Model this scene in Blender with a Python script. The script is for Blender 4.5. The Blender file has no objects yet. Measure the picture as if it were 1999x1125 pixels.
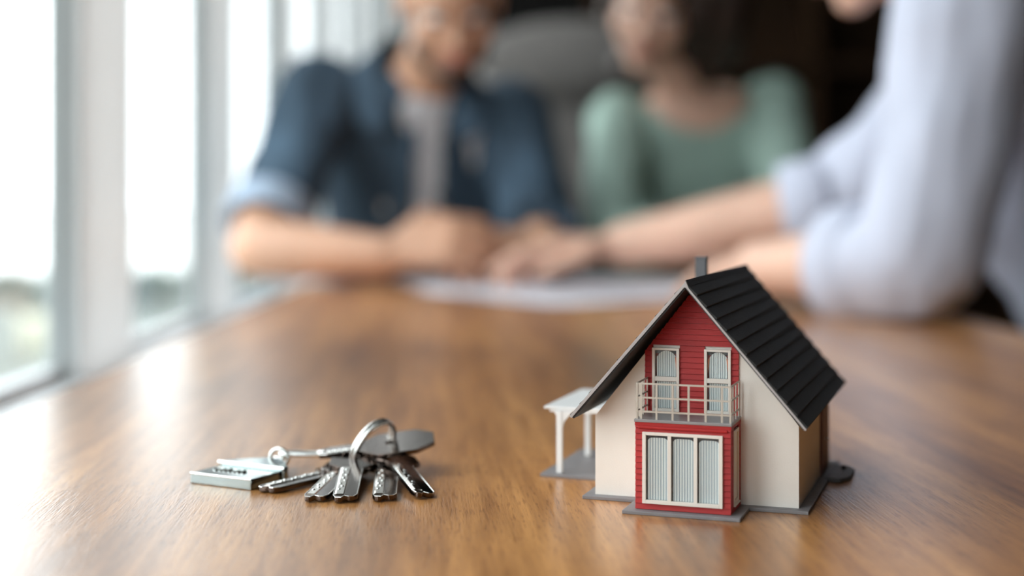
import bpy, bmesh, math, random
from mathutils import Vector, Matrix, noise
random.seed(7)
C = bpy.context.scene
COL = C.collection
T = 0.75            # height of the table top above the floor
pi = math.pi

# ------------------------------------------------------------------ camera
cam_d = bpy.data.cameras.new('camera'); cam = bpy.data.objects.new('camera', cam_d); COL.objects.link(cam)
cam.location = (0, 0, T + .13); cam.rotation_euler = (pi/2, 0, 0)
cam_d.sensor_width = 36; cam_d.lens = 50.0; cam_d.shift_x = 0.0; cam_d.shift_y = -181.5/1999
cam_d.clip_start = .02; cam_d.clip_end = 500
cam_d.dof.use_dof = True; cam_d.dof.focus_distance = .592; cam_d.dof.aperture_fstop = 3.2
C.camera = cam
# ------------------------------------------------------------------ world: bright overcast sky
SKY = 3.6
w = bpy.data.worlds.new('sky'); C.world = w; w.use_nodes = True
nt = w.node_tree; nt.nodes.clear()
o = nt.nodes.new('ShaderNodeOutputWorld'); bg = nt.nodes.new('ShaderNodeBackground')
bg.inputs['Color'].default_value = (.93, .975, 1.0, 1); bg.inputs['Strength'].default_value = SKY
nt.links.new(bg.outputs[0], o.inputs[0])
C.view_settings.view_transform = 'Standard'; C.view_settings.look = 'None'
C.view_settings.gamma = 1; C.view_settings.use_curve_mapping = False
C.view_settings.exposure = 0.66
C.cycles.use_denoising = True
C.cycles.max_bounces = 10; C.cycles.diffuse_bounces = 5; C.cycles.transparent_max_bounces = 12
C.cycles.caustics_reflective = False; C.cycles.caustics_refractive = False

# ------------------------------------------------------------------ materials
def mat(name, col, rough=.6, metal=0., coat=0., spec=.5, var=0., vscale=20, bump=0., bscale=200, sub=0., stretch=(1,1,1), sheen=0.):
    m = bpy.data.materials.new(name); m.use_nodes = True
    n = m.node_tree.nodes; l = m.node_tree.links; b = n['Principled BSDF']
    b.inputs['Base Color'].default_value = (*col, 1); b.inputs['Roughness'].default_value = rough
    b.inputs['Metallic'].default_value = metal; b.inputs['Specular IOR Level'].default_value = spec
    b.inputs['Coat Weight'].default_value = coat
    if sheen: b.inputs['Sheen Weight'].default_value = sheen
    if sub:
        b.inputs['Subsurface Weight'].default_value = sub; b.inputs['Subsurface Radius'].default_value = (.012, .005, .003); b.inputs['Subsurface Scale'].default_value = 1
    tc = n.new('ShaderNodeTexCoord'); mp = n.new('ShaderNodeMapping'); mp.inputs['Scale'].default_value = stretch
    l.new(tc.outputs['Object'], mp.inputs[0])
    if var:
        t = n.new('ShaderNodeTexNoise'); t.inputs['Scale'].default_value = vscale; t.inputs['Detail'].default_value = 5
        r = n.new('ShaderNodeValToRGB')
        r.color_ramp.elements[0].position = .3; r.color_ramp.elements[1].position = .7
        r.color_ramp.elements[0].color = (*[c*(1-var) for c in col], 1)
        r.color_ramp.elements[1].color = (*[min(1, c*(1+var)) for c in col], 1)
        l.new(mp.outputs[0], t.inputs[0]); l.new(t.outputs[0], r.inputs[0]); l.new(r.outputs[0], b.inputs['Base Color'])
    if bump:
        t2 = n.new('ShaderNodeTexNoise'); t2.inputs['Scale'].default_value = bscale; t2.inputs['Detail'].default_value = 4
        bp = n.new('ShaderNodeBump'); bp.inputs['Strength'].default_value = bump; bp.inputs['Distance'].default_value = .0006
        l.new(mp.outputs[0], t2.inputs[0]); l.new(t2.outputs[0], bp.inputs['Height']); l.new(bp.outputs[0], b.inputs['Normal'])
    return m

def wood_table():
    m = bpy.data.materials.new('table_wood'); m.use_nodes = True
    n = m.node_tree.nodes; l = m.node_tree.links; b = n['Principled BSDF']
    tc = n.new('ShaderNodeTexCoord')
    def mapping(scale, rot=-.06):
        r = n.new('ShaderNodeMapping'); r.inputs['Rotation'].default_value = (0, 0, rot); l.new(tc.outputs['Object'], r.inputs[0])
        s = n.new('ShaderNodeMapping'); s.inputs['Scale'].default_value = scale; l.new(r.outputs[0], s.inputs[0]); return s
    def ntex(mp, scale, detail, rough=.55, dist=0.):
        t = n.new('ShaderNodeTexNoise'); t.inputs['Scale'].default_value = scale; t.inputs['Detail'].default_value = detail
        t.inputs['Roughness'].default_value = rough; t.inputs['Distortion'].default_value = dist
        l.new(mp.outputs[0], t.inputs[0]); return t
    broad = ntex(mapping((1, .10, 1)), 16, 3, .5, .3)         # wide tonal bands
    grain = ntex(mapping((1, .045, 1)), 170, 5, .6, .2)        # growth lines
    pore = ntex(mapping((1, .07, 1)), 900, 3, .6)              # open pores
    fig = ntex(mapping((1, .35, 1)), 7, 3, .5, .6)             # figure / knots
    r1 = n.new('ShaderNodeValToRGB'); e = r1.color_ramp.elements
    e[0].position = .3; e[0].color = (.26, .10, .030, 1); e[1].position = .72; e[1].color = (.68, .33, .112, 1)
    x = r1.color_ramp.elements.new(.5); x.color = (.47, .208, .064, 1)
    l.new(broad.outputs[0], r1.inputs[0])
    def mul(a, fac_out, lo, hi, p0, p1):
        r = n.new('ShaderNodeValToRGB'); r.color_ramp.elements[0].position = p0; r.color_ramp.elements[1].position = p1
        r.color_ramp.elements[0].color = (*lo, 1); r.color_ramp.elements[1].color = (*hi, 1)
        l.new(fac_out, r.inputs[0])
        x = n.new('ShaderNodeMix'); x.data_type = 'RGBA'; x.blend_type = 'MULTIPLY'; x.inputs[0].default_value = 1
        l.new(a, x.inputs[6]); l.new(r.outputs[0], x.inputs[7]); return x.outputs[2]
    c = mul(r1.outputs[0], grain.outputs[0], (.66, .60, .54), (1.12, 1.12, 1.12), .35, .65)
    c = mul(c, fig.outputs[0], (.66, .62, .60), (1.08, 1.08, 1.06), .30, .55)
    c = mul(c, pore.outputs[0], (.62, .56, .5), (1, 1, 1), .34, .46)
    l.new(c, b.inputs['Base Color'])
    b.inputs['Roughness'].default_value = .30; b.inputs['Specular IOR Level'].default_value = .42
    b.inputs['Coat Weight'].default_value = .5; b.inputs['Coat Roughness'].default_value = .24
    add = n.new('ShaderNodeMath'); add.operation = 'ADD'
    sc = n.new('ShaderNodeMath'); sc.operation = 'MULTIPLY'; sc.inputs[1].default_value = .5
    l.new(grain.outputs[0], sc.inputs[0]); l.new(sc.outputs[0], add.inputs[0]); l.new(pore.outputs[0], add.inputs[1])
    bp = n.new('ShaderNodeBump'); bp.inputs['Strength'].default_value = .32; bp.inputs['Distance'].default_value = .0004
    l.new(add.outputs[0], bp.inputs['Height']); l.new(bp.outputs[0], b.inputs['Normal']); l.new(bp.outputs[0], b.inputs['Coat Normal'])
    return m

def glass_mat(name='window_glass', tint=(.96, .98, .98)):
    m = bpy.data.materials.new(name); m.use_nodes = True
    n = m.node_tree.nodes; l = m.node_tree.links; n.clear()
    o = n.new('ShaderNodeOutputMaterial'); tr = n.new('ShaderNodeBsdfTransparent'); gl = n.new('ShaderNodeBsdfGlossy')
    tr.inputs[0].default_value = (*tint, 1); gl.inputs['Roughness'].default_value = .02
    lw = n.new('ShaderNodeLayerWeight'); pw = n.new('ShaderNodeMath'); pw.operation = 'POWER'; pw.inputs[1].default_value = 5
    fr = n.new('ShaderNodeMath'); fr.operation = 'MULTIPLY_ADD'; fr.inputs[1].default_value = .90; fr.inputs[2].default_value = .035; mx = n.new('ShaderNodeMixShader')
    lw.inputs[0].default_value = .5; l.new(lw.outputs['Facing'], pw.inputs[0]); l.new(pw.outputs[0], fr.inputs[0]); l.new(fr.outputs[0], mx.inputs[0]); l.new(tr.outputs[0], mx.inputs[1]); l.new(gl.outputs[0], mx.inputs[2]); l.new(mx.outputs[0], o.inputs[0])
    return m

def stripe_mat(name, pitch, light, dark, bias=.34):
    """printed pleats: stripes across local x"""
    m = bpy.data.materials.new(name); m.use_nodes = True
    n = m.node_tree.nodes; l = m.node_tree.links; b = n['Principled BSDF']; b.inputs['Roughness'].default_value = .6
    tc = n.new('ShaderNodeTexCoord'); sp = n.new('ShaderNodeSeparateXYZ'); l.new(tc.outputs['Object'], sp.inputs[0])
    mu = n.new('ShaderNodeMath'); mu.operation = 'MULTIPLY'; mu.inputs[1].default_value = 2*pi/pitch
    sn = n.new('ShaderNodeMath'); sn.operation = 'SINE'; r = n.new('ShaderNodeValToRGB')
    hf = n.new('ShaderNodeMath'); hf.operation = 'MULTIPLY_ADD'; hf.inputs[1].default_value = .5; hf.inputs[2].default_value = .5
    l.new(sp.outputs[0], mu.inputs[0]); l.new(mu.outputs[0], sn.inputs[0]); l.new(sn.outputs[0], hf.inputs[0]); l.new(hf.outputs[0], r.inputs[0])
    r.color_ramp.elements[0].position = bias-.25; r.color_ramp.elements[1].position = bias+.15
    r.color_ramp.elements[0].color = (*dark, 1); r.color_ramp.elements[1].color = (*light, 1)
    l.new(r.outputs[0], b.inputs['Base Color'])
    return m

M = dict(
    wood=wood_table(), glass=glass_mat(),
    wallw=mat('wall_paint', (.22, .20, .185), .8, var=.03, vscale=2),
    post=mat('translucent_white_post', (.88, .88, .88), .45, var=.02, vscale=3),
    frame=mat('grey_window_frame', (.46, .49, .49), .4, var=.05, vscale=4),
    sill=mat('white_sill', (.84, .86, .88), .35, var=.03, vscale=5),
    ceil=mat('ceiling_paint', (.22, .21, .20), .9, var=.04, vscale=2),
    floor=mat('brown_floor', (.20, .15, .115), .5, var=.3, vscale=4, stretch=(1, .2, 1)),
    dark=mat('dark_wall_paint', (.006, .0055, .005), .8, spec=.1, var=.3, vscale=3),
    shelf=mat('dark_brown_shelf_wood', (.030, .014, .006), .6, spec=.15, var=.3, vscale=6, stretch=(.3, 1, 1)),
    greyf=mat('grey_upholstery', (.17, .155, .145), .9, var=.12, vscale=12, bump=.3, bscale=300),
    black=mat('black_fabric', (.012, .012, .013), .8, var=.3, vscale=20),
    skin=mat('skin_light', (.60, .335, .215), .5, var=.10, vscale=14, sub=.12),
    skin2=mat('skin_rosy', (.68, .42, .31), .5, var=.10, vscale=14, sub=.12),
    denim=mat('denim_blue', (.050, .088, .130), .85, var=.38, vscale=16, bump=.5, bscale=260, stretch=(1, 1, .6)),
    denimlt=mat('denim_inside', (.36, .44, .55), .85, var=.12, vscale=20),
    tee=mat('grey_tee', (.60, .60, .62), .85, var=.06, vscale=25),
    mint=mat('mint_knit', (.32, .435, .375), .9, var=.14, vscale=13, bump=.6, bscale=220),
    lblue=mat('pale_blue_shirt', (.50, .525, .63), .8, var=.06, vscale=12, bump=.4, bscale=240),
    jeans=mat('dark_jeans', (.05, .07, .12), .85, var=.3, vscale=20),
    hair1=mat('dark_brown_hair', (.028, .014, .008), .5, var=.4, vscale=40, stretch=(1, 1, .2)),
    lips=mat('lips', (.50, .20, .16), .4, var=.05, vscale=30), white=mat('eye_white', (.75, .74, .72), .2, var=.02),
    iris=mat('brown_iris', (.05, .025, .012), .2, var=.1), shoe=mat('black_leather', (.02, .02, .02), .4, var=.1),
    paper=mat('paper_white', (.90, .87, .92), .7, var=.02, vscale=8), ink=mat('printed_ink', (.38, .38, .42), .7, var=.1),
    pen=mat('pen_black', (.02, .02, .025), .3, var=.1), penm=mat('pen_metal', (.6, .6, .6), .25, metal=1, var=.03),
    cream=mat('cream_plastic_wall', (.85, .80, .73), .5, var=.025, vscale=60, bump=.12, bscale=1500),
    red=mat('red_siding', (.41, .017, .016), .5, spec=.3, var=.12, vscale=140, bump=.25, bscale=900, stretch=(.3, 1, 1)),
    roofd=mat('charcoal_shingle', (.0150, .0155, .0152), .62, var=.3, vscale=240, bump=.7, bscale=1600),
    fascia=mat('grey_fascia', (.42, .39, .385), .5, var=.08, vscale=150),
    base=mat('grey_base_plastic', (.205, .195, .20), .5, var=.07, vscale=150, bump=.2, bscale=1200),
    based=mat('dark_grey_slab', (.11, .11, .118), .5, var=.08, vscale=150, bump=.2, bscale=1200),
    slab=mat('balcony_grey', (.265, .245, .245), .38, var=.06, vscale=150),
    ivory=mat('ivory_window_plastic', (.80, .74, .67), .4, var=.02, vscale=80),
    canopy=mat('white_canopy_plastic', (.80, .79, .78), .4, var=.02, vscale=80),
    rail=mat('beige_railing_metal', (.47, .41, .345), .38, metal=.25, var=.05, vscale=200),
    dkfill=mat('dark_interior_fill', (.035, .045, .06), .15, var=.2, vscale=200),
    door=mat('redbrown_door', (.13, .035, .025), .45, var=.2, vscale=200),
    curt=stripe_mat('striped_curtain', .00110, (.95, .97, .96), (.38, .45, .52)),
    curt2=stripe_mat('striped_curtain_fine', .00094, (.95, .97, .96), (.36, .40, .43)),
    orange=mat('orange_drape', (.62, .17, .07), .6, var=.1, vscale=300),
    nickel=mat('polished_nickel', (.72, .68, .63), .14, metal=1, var=.03, vscale=200, bump=.05, bscale=700),
    nickeld=mat('nickel_dark_reflection', (.125, .095, .08), .12, metal=1, var=.05, vscale=200, bump=.05, bscale=500),  # dark reflection of the room put into the metal colour
    chrome=mat('satin_chrome', (.86, .86, .83), .20, metal=1, var=.02, vscale=200, bump=.1, bscale=400),
    fobm=mat('brushed_fob_metal', (.33, .38, .375), .12, metal=1, var=.03, vscale=90, bump=.03, bscale=500),
    grass=mat('pale_grass', (.135, .15, .135), .95, var=.12, vscale=1.5), pave=mat('pale_paving', (.72, .72, .70), .9, var=.04, vscale=.6),
    hedge=mat('grey_green_hedge', (.13, .15, .135), .95, var=.3, vscale=5), cream2=mat('cream_planter_glaze', (.62, .60, .48), .6, var=.05),
)

def add_translucent(m, f, col):
    n = m.node_tree.nodes; l = m.node_tree.links; b = n['Principled BSDF']; t = n.new('ShaderNodeBsdfTranslucent'); t.inputs[0].default_value = (*col, 1)
    x = n.new('ShaderNodeMixShader'); x.inputs[0].default_value = f
    l.new(b.outputs[0], x.inputs[1]); l.new(t.outputs[0], x.inputs[2]); l.new(x.outputs[0], n['Material Output'].inputs[0])
add_translucent(M['post'], .40, (.93, .93, .92))  # posts let skylight through, added to brighten their room side
# ------------------------------------------------------------------ geometry helpers
def put(name, me, m, parent=None, loc=(0, 0, 0), smooth=False):
    if m and not me.materials: me.materials.append(m)
    ob = bpy.data.objects.new(name, me); COL.objects.link(ob); ob.parent = parent; ob.location = loc
    if smooth:
        for p in me.polygons: p.use_smooth = True
    return ob
def obj(name, bm, m, parent=None, loc=(0, 0, 0), smooth=False, bevel=0.):
    bmesh.ops.recalc_face_normals(bm, faces=bm.faces[:])
    me = bpy.data.meshes.new(name); bm.to_mesh(me); bm.free()
    ob = put(name, me, m, parent, loc, smooth)
    if bevel:
        b = ob.modifiers.new('b', 'BEVEL'); b.width = bevel; b.segments = 2; b.limit_method = 'ANGLE'
    return ob
def tag(ob, label=None, cat=None, group=None, kind=None):
    if label: ob['label'] = label
    if cat: ob['category'] = cat
    if group: ob['group'] = group
    if kind: ob['kind'] = kind
    return ob
def empty(name, loc=(0, 0, 0), rz=0, label=None, cat=None, group=None):
    e = bpy.data.objects.new(name, None); COL.objects.link(e); e.location = loc; e.rotation_euler = (0, 0, rz)
    e.empty_display_size = .02
    return tag(e, label, cat, group)
def box(bm, x0, x1, y0, y1, z0, z1):
    v = [bm.verts.new(p) for p in ((x0,y0,z0),(x1,y0,z0),(x1,y1,z0),(x0,y1,z0),(x0,y0,z1),(x1,y0,z1),(x1,y1,z1),(x0,y1,z1))]
    for f in ((3,2,1,0),(4,5,6,7),(0,1,5,4),(1,2,6,5),(2,3,7,6),(3,0,4,7)): bm.faces.new([v[i] for i in f])
def nb(*a):
    bm = bmesh.new()
    for b in a: box(bm, *b)
    return bm
def prism(bm, pts, axis, a0, a1):
    """extrude a polygon pts (2-D) along axis 'x','y' or 'z' from a0 to a1"""
    def P(p, a): return {'z': (p[0], p[1], a), 'y': (p[0], a, p[1]), 'x': (a, p[0], p[1])}[axis]
    A = [bm.verts.new(P(p, a0)) for p in pts]; B = [bm.verts.new(P(p, a1)) for p in pts]; n = len(pts)
    bm.faces.new(A); bm.faces.new(B[::-1])
    for i in range(n): bm.faces.new((A[i], A[(i+1) % n], B[(i+1) % n], B[i]))
def frame_of(d):
    d = Vector(d).normalized(); u = Vector((0, 0, 1)) if abs(d.z) < .9 else Vector((1, 0, 0))
    a = d.cross(u).normalized(); return a, d.cross(a).normalized(), d
def tube(bm, pts, r, n=8, closed=False):
    pts = [Vector(p) for p in pts]; rings = []; N = len(pts); pa = None
    for i, p in enumerate(pts):
        if closed: d = pts[(i+1) % N]-pts[i-1]
        else: d = pts[min(i+1, N-1)]-pts[max(i-1, 0)]
        d.normalize()
        if pa is None: a, b, _ = frame_of(d)
        else: a = (pa-d*pa.dot(d)).normalized(); b = d.cross(a)
        pa = a; rr = r[i] if isinstance(r, (list, tuple)) else r
        rings.append([bm.verts.new(p+(a*math.cos(2*pi*k/n)+b*math.sin(2*pi*k/n))*rr) for k in range(n)])
    for i in range(N if closed else N-1):
        A, B = rings[i], rings[(i+1) % N]
        off = 0
        if closed and i == N-1:
            off = min(range(n), key=lambda s: (A[0].co-B[s].co).length)
        for k in range(n): bm.faces.new((A[k], A[(k+1) % n], B[(k+1+off) % n], B[(k+off) % n]))
    if not closed: bm.faces.new(rings[0][::-1]); bm.faces.new(rings[-1])
def ell(bm, c, r, R=None, sub=3):
    if not hasattr(r, '__len__'): r = (r, r, r)
    m4 = Matrix.Translation(Vector(c)) @ (R.to_4x4() if R else Matrix.Identity(4)) @ Matrix.Diagonal((*r, 1))
    bmesh.ops.create_icosphere(bm, subdivisions=sub, radius=1, matrix=m4)
def limb(bm, p0, r0, p1, r1, sub=2):
    p0, p1 = Vector(p0), Vector(p1)
    ell(bm, p0, r0, sub=sub); ell(bm, p1, r1, sub=sub); tube(bm, [p0, p1], [r0, r1], 14)
def loft(bm, rings, n=24):
    R = []
    for c, a, b in rings:
        c, a, b = Vector(c), Vector(a), Vector(b)
        R.append([bm.verts.new(c+a*math.cos(2*pi*k/n)+b*math.sin(2*pi*k/n)) for k in range(n)])
    for A, B in zip(R, R[1:]):
        for k in range(n): bm.faces.new((A[k], A[(k+1) % n], B[(k+1) % n], B[k]))
    bm.faces.new(R[0][::-1]); bm.faces.new(R[-1])
def solid(name, bm, m, parent, voxel=.005, smooth=6, folds=None, cut=None):
    """melt overlapping shapes into one continuous surface; coordinates are table-relative world, moved into the parent's space"""
    off = Vector(parent.location)-Vector((0, 0, T)) if parent else Vector((0, 0, -T))
    bmesh.ops.recalc_face_normals(bm, faces=bm.faces[:])
    me = bpy.data.meshes.new('tmp'); bm.to_mesh(me); bm.free()
    t = bpy.data.objects.new('tmp', me); COL.objects.link(t)
    r = t.modifiers.new('r', 'REMESH'); r.mode = 'VOXEL'; r.voxel_size = voxel
    s = t.modifiers.new('s', 'SMOOTH'); s.factor = .5; s.iterations = smooth
    dg = bpy.context.evaluated_depsgraph_get()
    me2 = bpy.data.meshes.new_from_object(t.evaluated_get(dg)); me2.name = name
    bpy.data.objects.remove(t); bpy.data.meshes.remove(me)
    b = bmesh.new(); b.from_mesh(me2)
    if folds:
        amp, sc = folds; b.normal_update()
        for v in b.verts:
            q = Vector((v.co.x*sc, v.co.y*sc, v.co.z*sc*.45))
            k = noise.noise(q)+.5*noise.noise(q*2.1+Vector((5, 3, 1)))
            v.co += v.normal*amp*(k-.25*abs(k))
    if cut:
        bmesh.ops.delete(b, geom=[f for f in b.faces if cut(f.calc_center_median())], context='FACES')
    for v in b.verts: v.co -= off
    b.to_mesh(me2); b.free()
    return put(name, me2, m, parent, smooth=True)
def plate(name, outlines, thick, m, parent, loc=(0, 0, 0), bevel=0.):
    """flat plate with holes from closed 2-D outlines, centred on z=0"""
    cu = bpy.data.curves.new('t', 'CURVE'); cu.dimensions = '2D'; cu.fill_mode = 'BOTH'
    cu.extrude = thick/2-bevel; cu.bevel_depth = bevel; cu.offset = -bevel
    for ol in outlines:
        s = cu.splines.new('POLY'); s.points.add(len(ol)-1); s.use_cyclic_u = True
        for i, p in enumerate(ol): s.points[i].co = (p[0], p[1], 0, 1)
    t = bpy.data.objects.new('t', cu); COL.objects.link(t)
    me = bpy.data.meshes.new_from_object(t.evaluated_get(bpy.context.evaluated_depsgraph_get())); me.name = name
    bpy.data.objects.remove(t); bpy.data.curves.remove(cu); me.materials.clear()
    return put(name, me, m, parent, loc)
def circ(cx, cy, r, n=20): return [(cx+r*math.cos(2*pi*k/n), cy+r*math.sin(2*pi*k/n)) for k in range(n)]

# ================================================================== SETTING
X1, Y0r, Y1r, H = 3.6, -2.6, 6.6, 2.75
GX = -.489                                                    # glass plane
def struct(name, bm, m, **k): return tag(obj(name, bm, m, **k), kind='structure')
struct('floor', nb((-.62, X1, Y0r, Y1r, -.05, 0)), M['floor'])
struct('ceiling', nb((-.62, X1, Y0r, Y1r, H, H+.05)), M['ceil'])
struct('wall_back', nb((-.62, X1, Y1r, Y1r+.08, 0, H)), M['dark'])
struct('wall_front', nb((-.62, X1, Y0r-.08, Y0r, 0, H)), M['wallw'])
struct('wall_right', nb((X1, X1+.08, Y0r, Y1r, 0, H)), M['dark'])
struct('wall_left', nb((-.54, -.44, Y0r, Y1r, 0, T-.11)), M['post'])
struct('trim_1', nb((-.545, -.405, Y0r, Y1r, T-.11, T-.07)), M['sill'], bevel=.004)         # window sill
struct('trim_2', nb((-.62, -.46, Y0r, Y1r, H-.12, H)), M['post'])                          # head of the window wall
PITCH = .655
posts = [1.526+PITCH*k for k in range(-7, 8)]
pi_ = 0
for k, y in enumerate(posts):
    if y+.22 > Y1r or y < Y0r: continue
    p = struct('trim_%d' % (k+3), nb((-.484, -.464, y, y+.222, T-.07, H-.12)), M['post'], bevel=.003)
    obj('jamb_shade_strip', nb((-.487, -.466, y-.003, y, T-.07, H-.12)), M['frame'], p)   # broad white post; added grey strip paints the shade on its near side
for k, y in enumerate(posts[:-1]):
    a, b = y+.222, posts[k+1]
    if b > Y1r: b = Y1r
    if a < Y0r or a > Y1r: continue
    pi_ += 1
    z0, z1, f = T-.07, H-.12, .011
    wn = struct('window_%d' % pi_, nb((GX-.006, GX+.005, a, a+f, z0, z1), (GX-.006, GX+.005, b-f, b, z0, z1),
                                   (GX-.006, GX+.005, a+f, b-f, z1-f, z1)), M['frame'])
    obj('bottom_rail', nb((GX-.006, GX+.005, a+f, b-f, z0, z0+.016)), M['sill'], wn)
    obj('pane', nb((GX-.004, GX+.001, a+f, b-f, z0+.016, z1-f)), M['glass'], wn)
por = bpy.data.lights.new('window_portal', 'AREA'); por.shape = 'RECTANGLE'; por.size = H-T; por.size_y = Y1r-Y0r
por.cycles.is_portal = True
po = bpy.data.objects.new('window_portal', por); COL.objects.link(po); po.location = (-.66, (Y0r+Y1r)/2, (T+H)/2); po.rotation_euler = (0, -pi/2, 0)

# outside
struct('ground', nb((-90, -.62, -40, 120, -.25, -.15)), M['pave'])
tag(obj('lawn', nb((-14, -.66, -6, 13.1, -.15, -.13)), M['grass']), 'pale grey-green lawn outside the left window', 'lawn', kind='stuff')
bm = bmesh.new()
for i in range(90):
    x = -9+i*.09; ell(bm, (x, 13.6+random.uniform(-.1, .1), -.02+random.uniform(0, .05)), (.16, .2, .17+random.uniform(0, .04)), sub=1)
tag(obj('hedge', bm, M['hedge'], smooth=True), 'low blurred grey-green hedge beyond the lawn outside', 'hedge', kind='stuff')
pl = empty('planter', (-2.98, 9.0, -.13), 0, 'cream square planter on the lawn outside the left window', 'planter')
bm = bmesh.new(); loft(bm, [((0, 0, z), (r, 0, 0), (0, r, 0)) for z, r in ((0, .10), (.03, .12), (.2, .14), (.26, .145))]); obj('pot', bm, M['cream2'], pl, smooth=True)
bm = bmesh.new()
for i in range(14): ell(bm, (random.uniform(-.09, .09), random.uniform(-.09, .09), .27+random.uniform(0, .05)), .045, sub=1)
obj('foliage', bm, M['hedge'], pl, smooth=True)

# far furniture in the dark room
sh = empty('bookcase', (1.3, 6.3, 0), 0, 'dark brown wooden bookcase against the back wall', 'bookcase')
for x in (-.95, 0, .93): obj('upright', nb((x, x+.03, -.18, .18, 0, 2.4)), M['shelf'], sh)
for z in (.08, .5, .92, 1.42, 1.9, 2.36): obj('shelf', nb((-.92, .93, -.18, .18, z, z+.04)), M['shelf'], sh)
obj('back_panel', nb((-.95, .96, .18, .2, 0, 2.4)), M['shelf'], sh)
ar = empty('armchair', (.20, 3.75, 0), 0, 'tall grey wing-back armchair in the dark behind the couple', 'armchair')
bm = bmesh.new(); loft(bm, [((0, y, z), (wd, 0, 0), (0, d, 0)) for z, wd, y, d in ((.35, .31, .1, .07), (.8, .31, .12, .07), (1.15, .31, .15, .07), (1.26, .29, .16, .065), (1.31, .22, .165, .05))])
obj('backrest', bm, M['greyf'], ar, smooth=True)
obj('seat', nb((-.3, .3, -.5, .1, .28, .46)), M['greyf'], ar, bevel=.04)
for s in (-1, 1): obj('armrest', nb((s*.36-.06, s*.36+.06, -.5, .15, .2, .64)), M['greyf'], ar, bevel=.04)
for x in (-.33, .33):
    for y in (-.45, .12): obj('leg', nb((x-.02, x+.02, y-.02, y+.02, 0, .3)), M['black'], ar)
bm = bmesh.new(); ell(bm, (-.03, .04, 1.245), (.27, .07, .105), sub=3); obj('headrest', bm, M['greyf'], ar, smooth=True)

# ================================================================== TABLE
tb = empty('table', (.09, .9, 0), 0, 'long brown wooden table with warm straight grain', 'table')
TX0, TX1, TY0, TY1 = -.30, .485, -.55, 2.27
obj('tabletop', nb((TX0-.09, TX1-.09, TY0-.9, TY1-.9, T-.032, T)), M['wood'], tb, bevel=.0015)
for x in (TX0+.05-.09, TX1-.11-.09):
    for y in (TY0+.1-.9, TY1-.16-.9): obj('leg', nb((x, x+.06, y, y+.06, 0, T-.032)), M['wood'], tb, bevel=.002)

# ================================================================== MODEL HOUSE
hs = empty('model_house', (.03581, .6111, T), -.33232, 'small model house with charcoal roof, cream walls and red gable on the table', 'model house')
W, t0, D, ZS, ZE, ZR = .0865, .0015, .108, .0383, .0372, .0935
B0, B1, DB = .0232, .0625, .022
# base plates
base = obj('base_plate', nb((-.0045, W+.0045, -.0047, D+.004, 0, t0), (B0-.0045, B1+.0045, -DB-.0047, -.004, 0, t0-.00002)), M['base'], hs, bevel=.00025)
bm = bmesh.new(); prism(bm, [(-.001, .034), (-.001, .104), (-.0365, .104), (-.0365, .0355)][::-1], 'z', 0, t0); obj('terrace_slab', bm, M['base'], hs, bevel=.0002)
bm = bmesh.new(); prism(bm, [(W+.003, .066), (W+.0095, .066), (W+.0135, .074), (W+.0135, .092), (W+.0095, .100), (W+.003, .100)], 'z', 0, .0019); obj('entrance_step', bm, M['based'], hs, bevel=.0002)
bm = bmesh.new(); bmesh.ops.create_cone(bm, cap_ends=True, segments=16, radius1=.0012, radius2=.001, depth=.0012, matrix=Matrix.Translation((W+.0085, .091, .0025))); obj('doorstep_bollard', bm, M['black'], hs)
# cream walls: gable ends + sides
zt = lambda u: ZE-.002+(ZR-.0035-ZE+.002)*(1-abs(u-W/2)/(W/2))
def gable(v0, v1, name):
    bm = bmesh.new(); prism(bm, [(0, t0), (W, t0), (W, zt(W)), (W/2, zt(W/2)), (0, zt(0))], 'y', v0, v1); return obj(name, bm, M['cream'], hs)
gable(0, .0016, 'gable_wall'); gable(D-.0016, D, 'gable_wall')
obj('side_wall', nb((0, .0016, .0016, D-.0016, t0, zt(0))), M['cream'], hs)
obj('side_wall', nb((W-.0016, W, .0016, D-.0016, t0, zt(W))), M['cream'], hs)
# side door, planks and window on the right wall
dr = obj('side_door', nb((W, W+.0008, .0705, .094, t0, .0345)), M['door'], hs)
obj('door_panel', nb((W+.0008, W+.0012, .0725, .0815, .004, .032)), M['door'], dr)
obj('door_panel', nb((W+.0008, W+.0012, .0835, .0925, .004, .032)), M['door'], dr)
bm = bmesh.new(); tube(bm, [(W+.0012, .082, .017), (W+.0028, .082, .017)], .0006); obj('door_knob', bm, M['rail'], dr)
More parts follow.
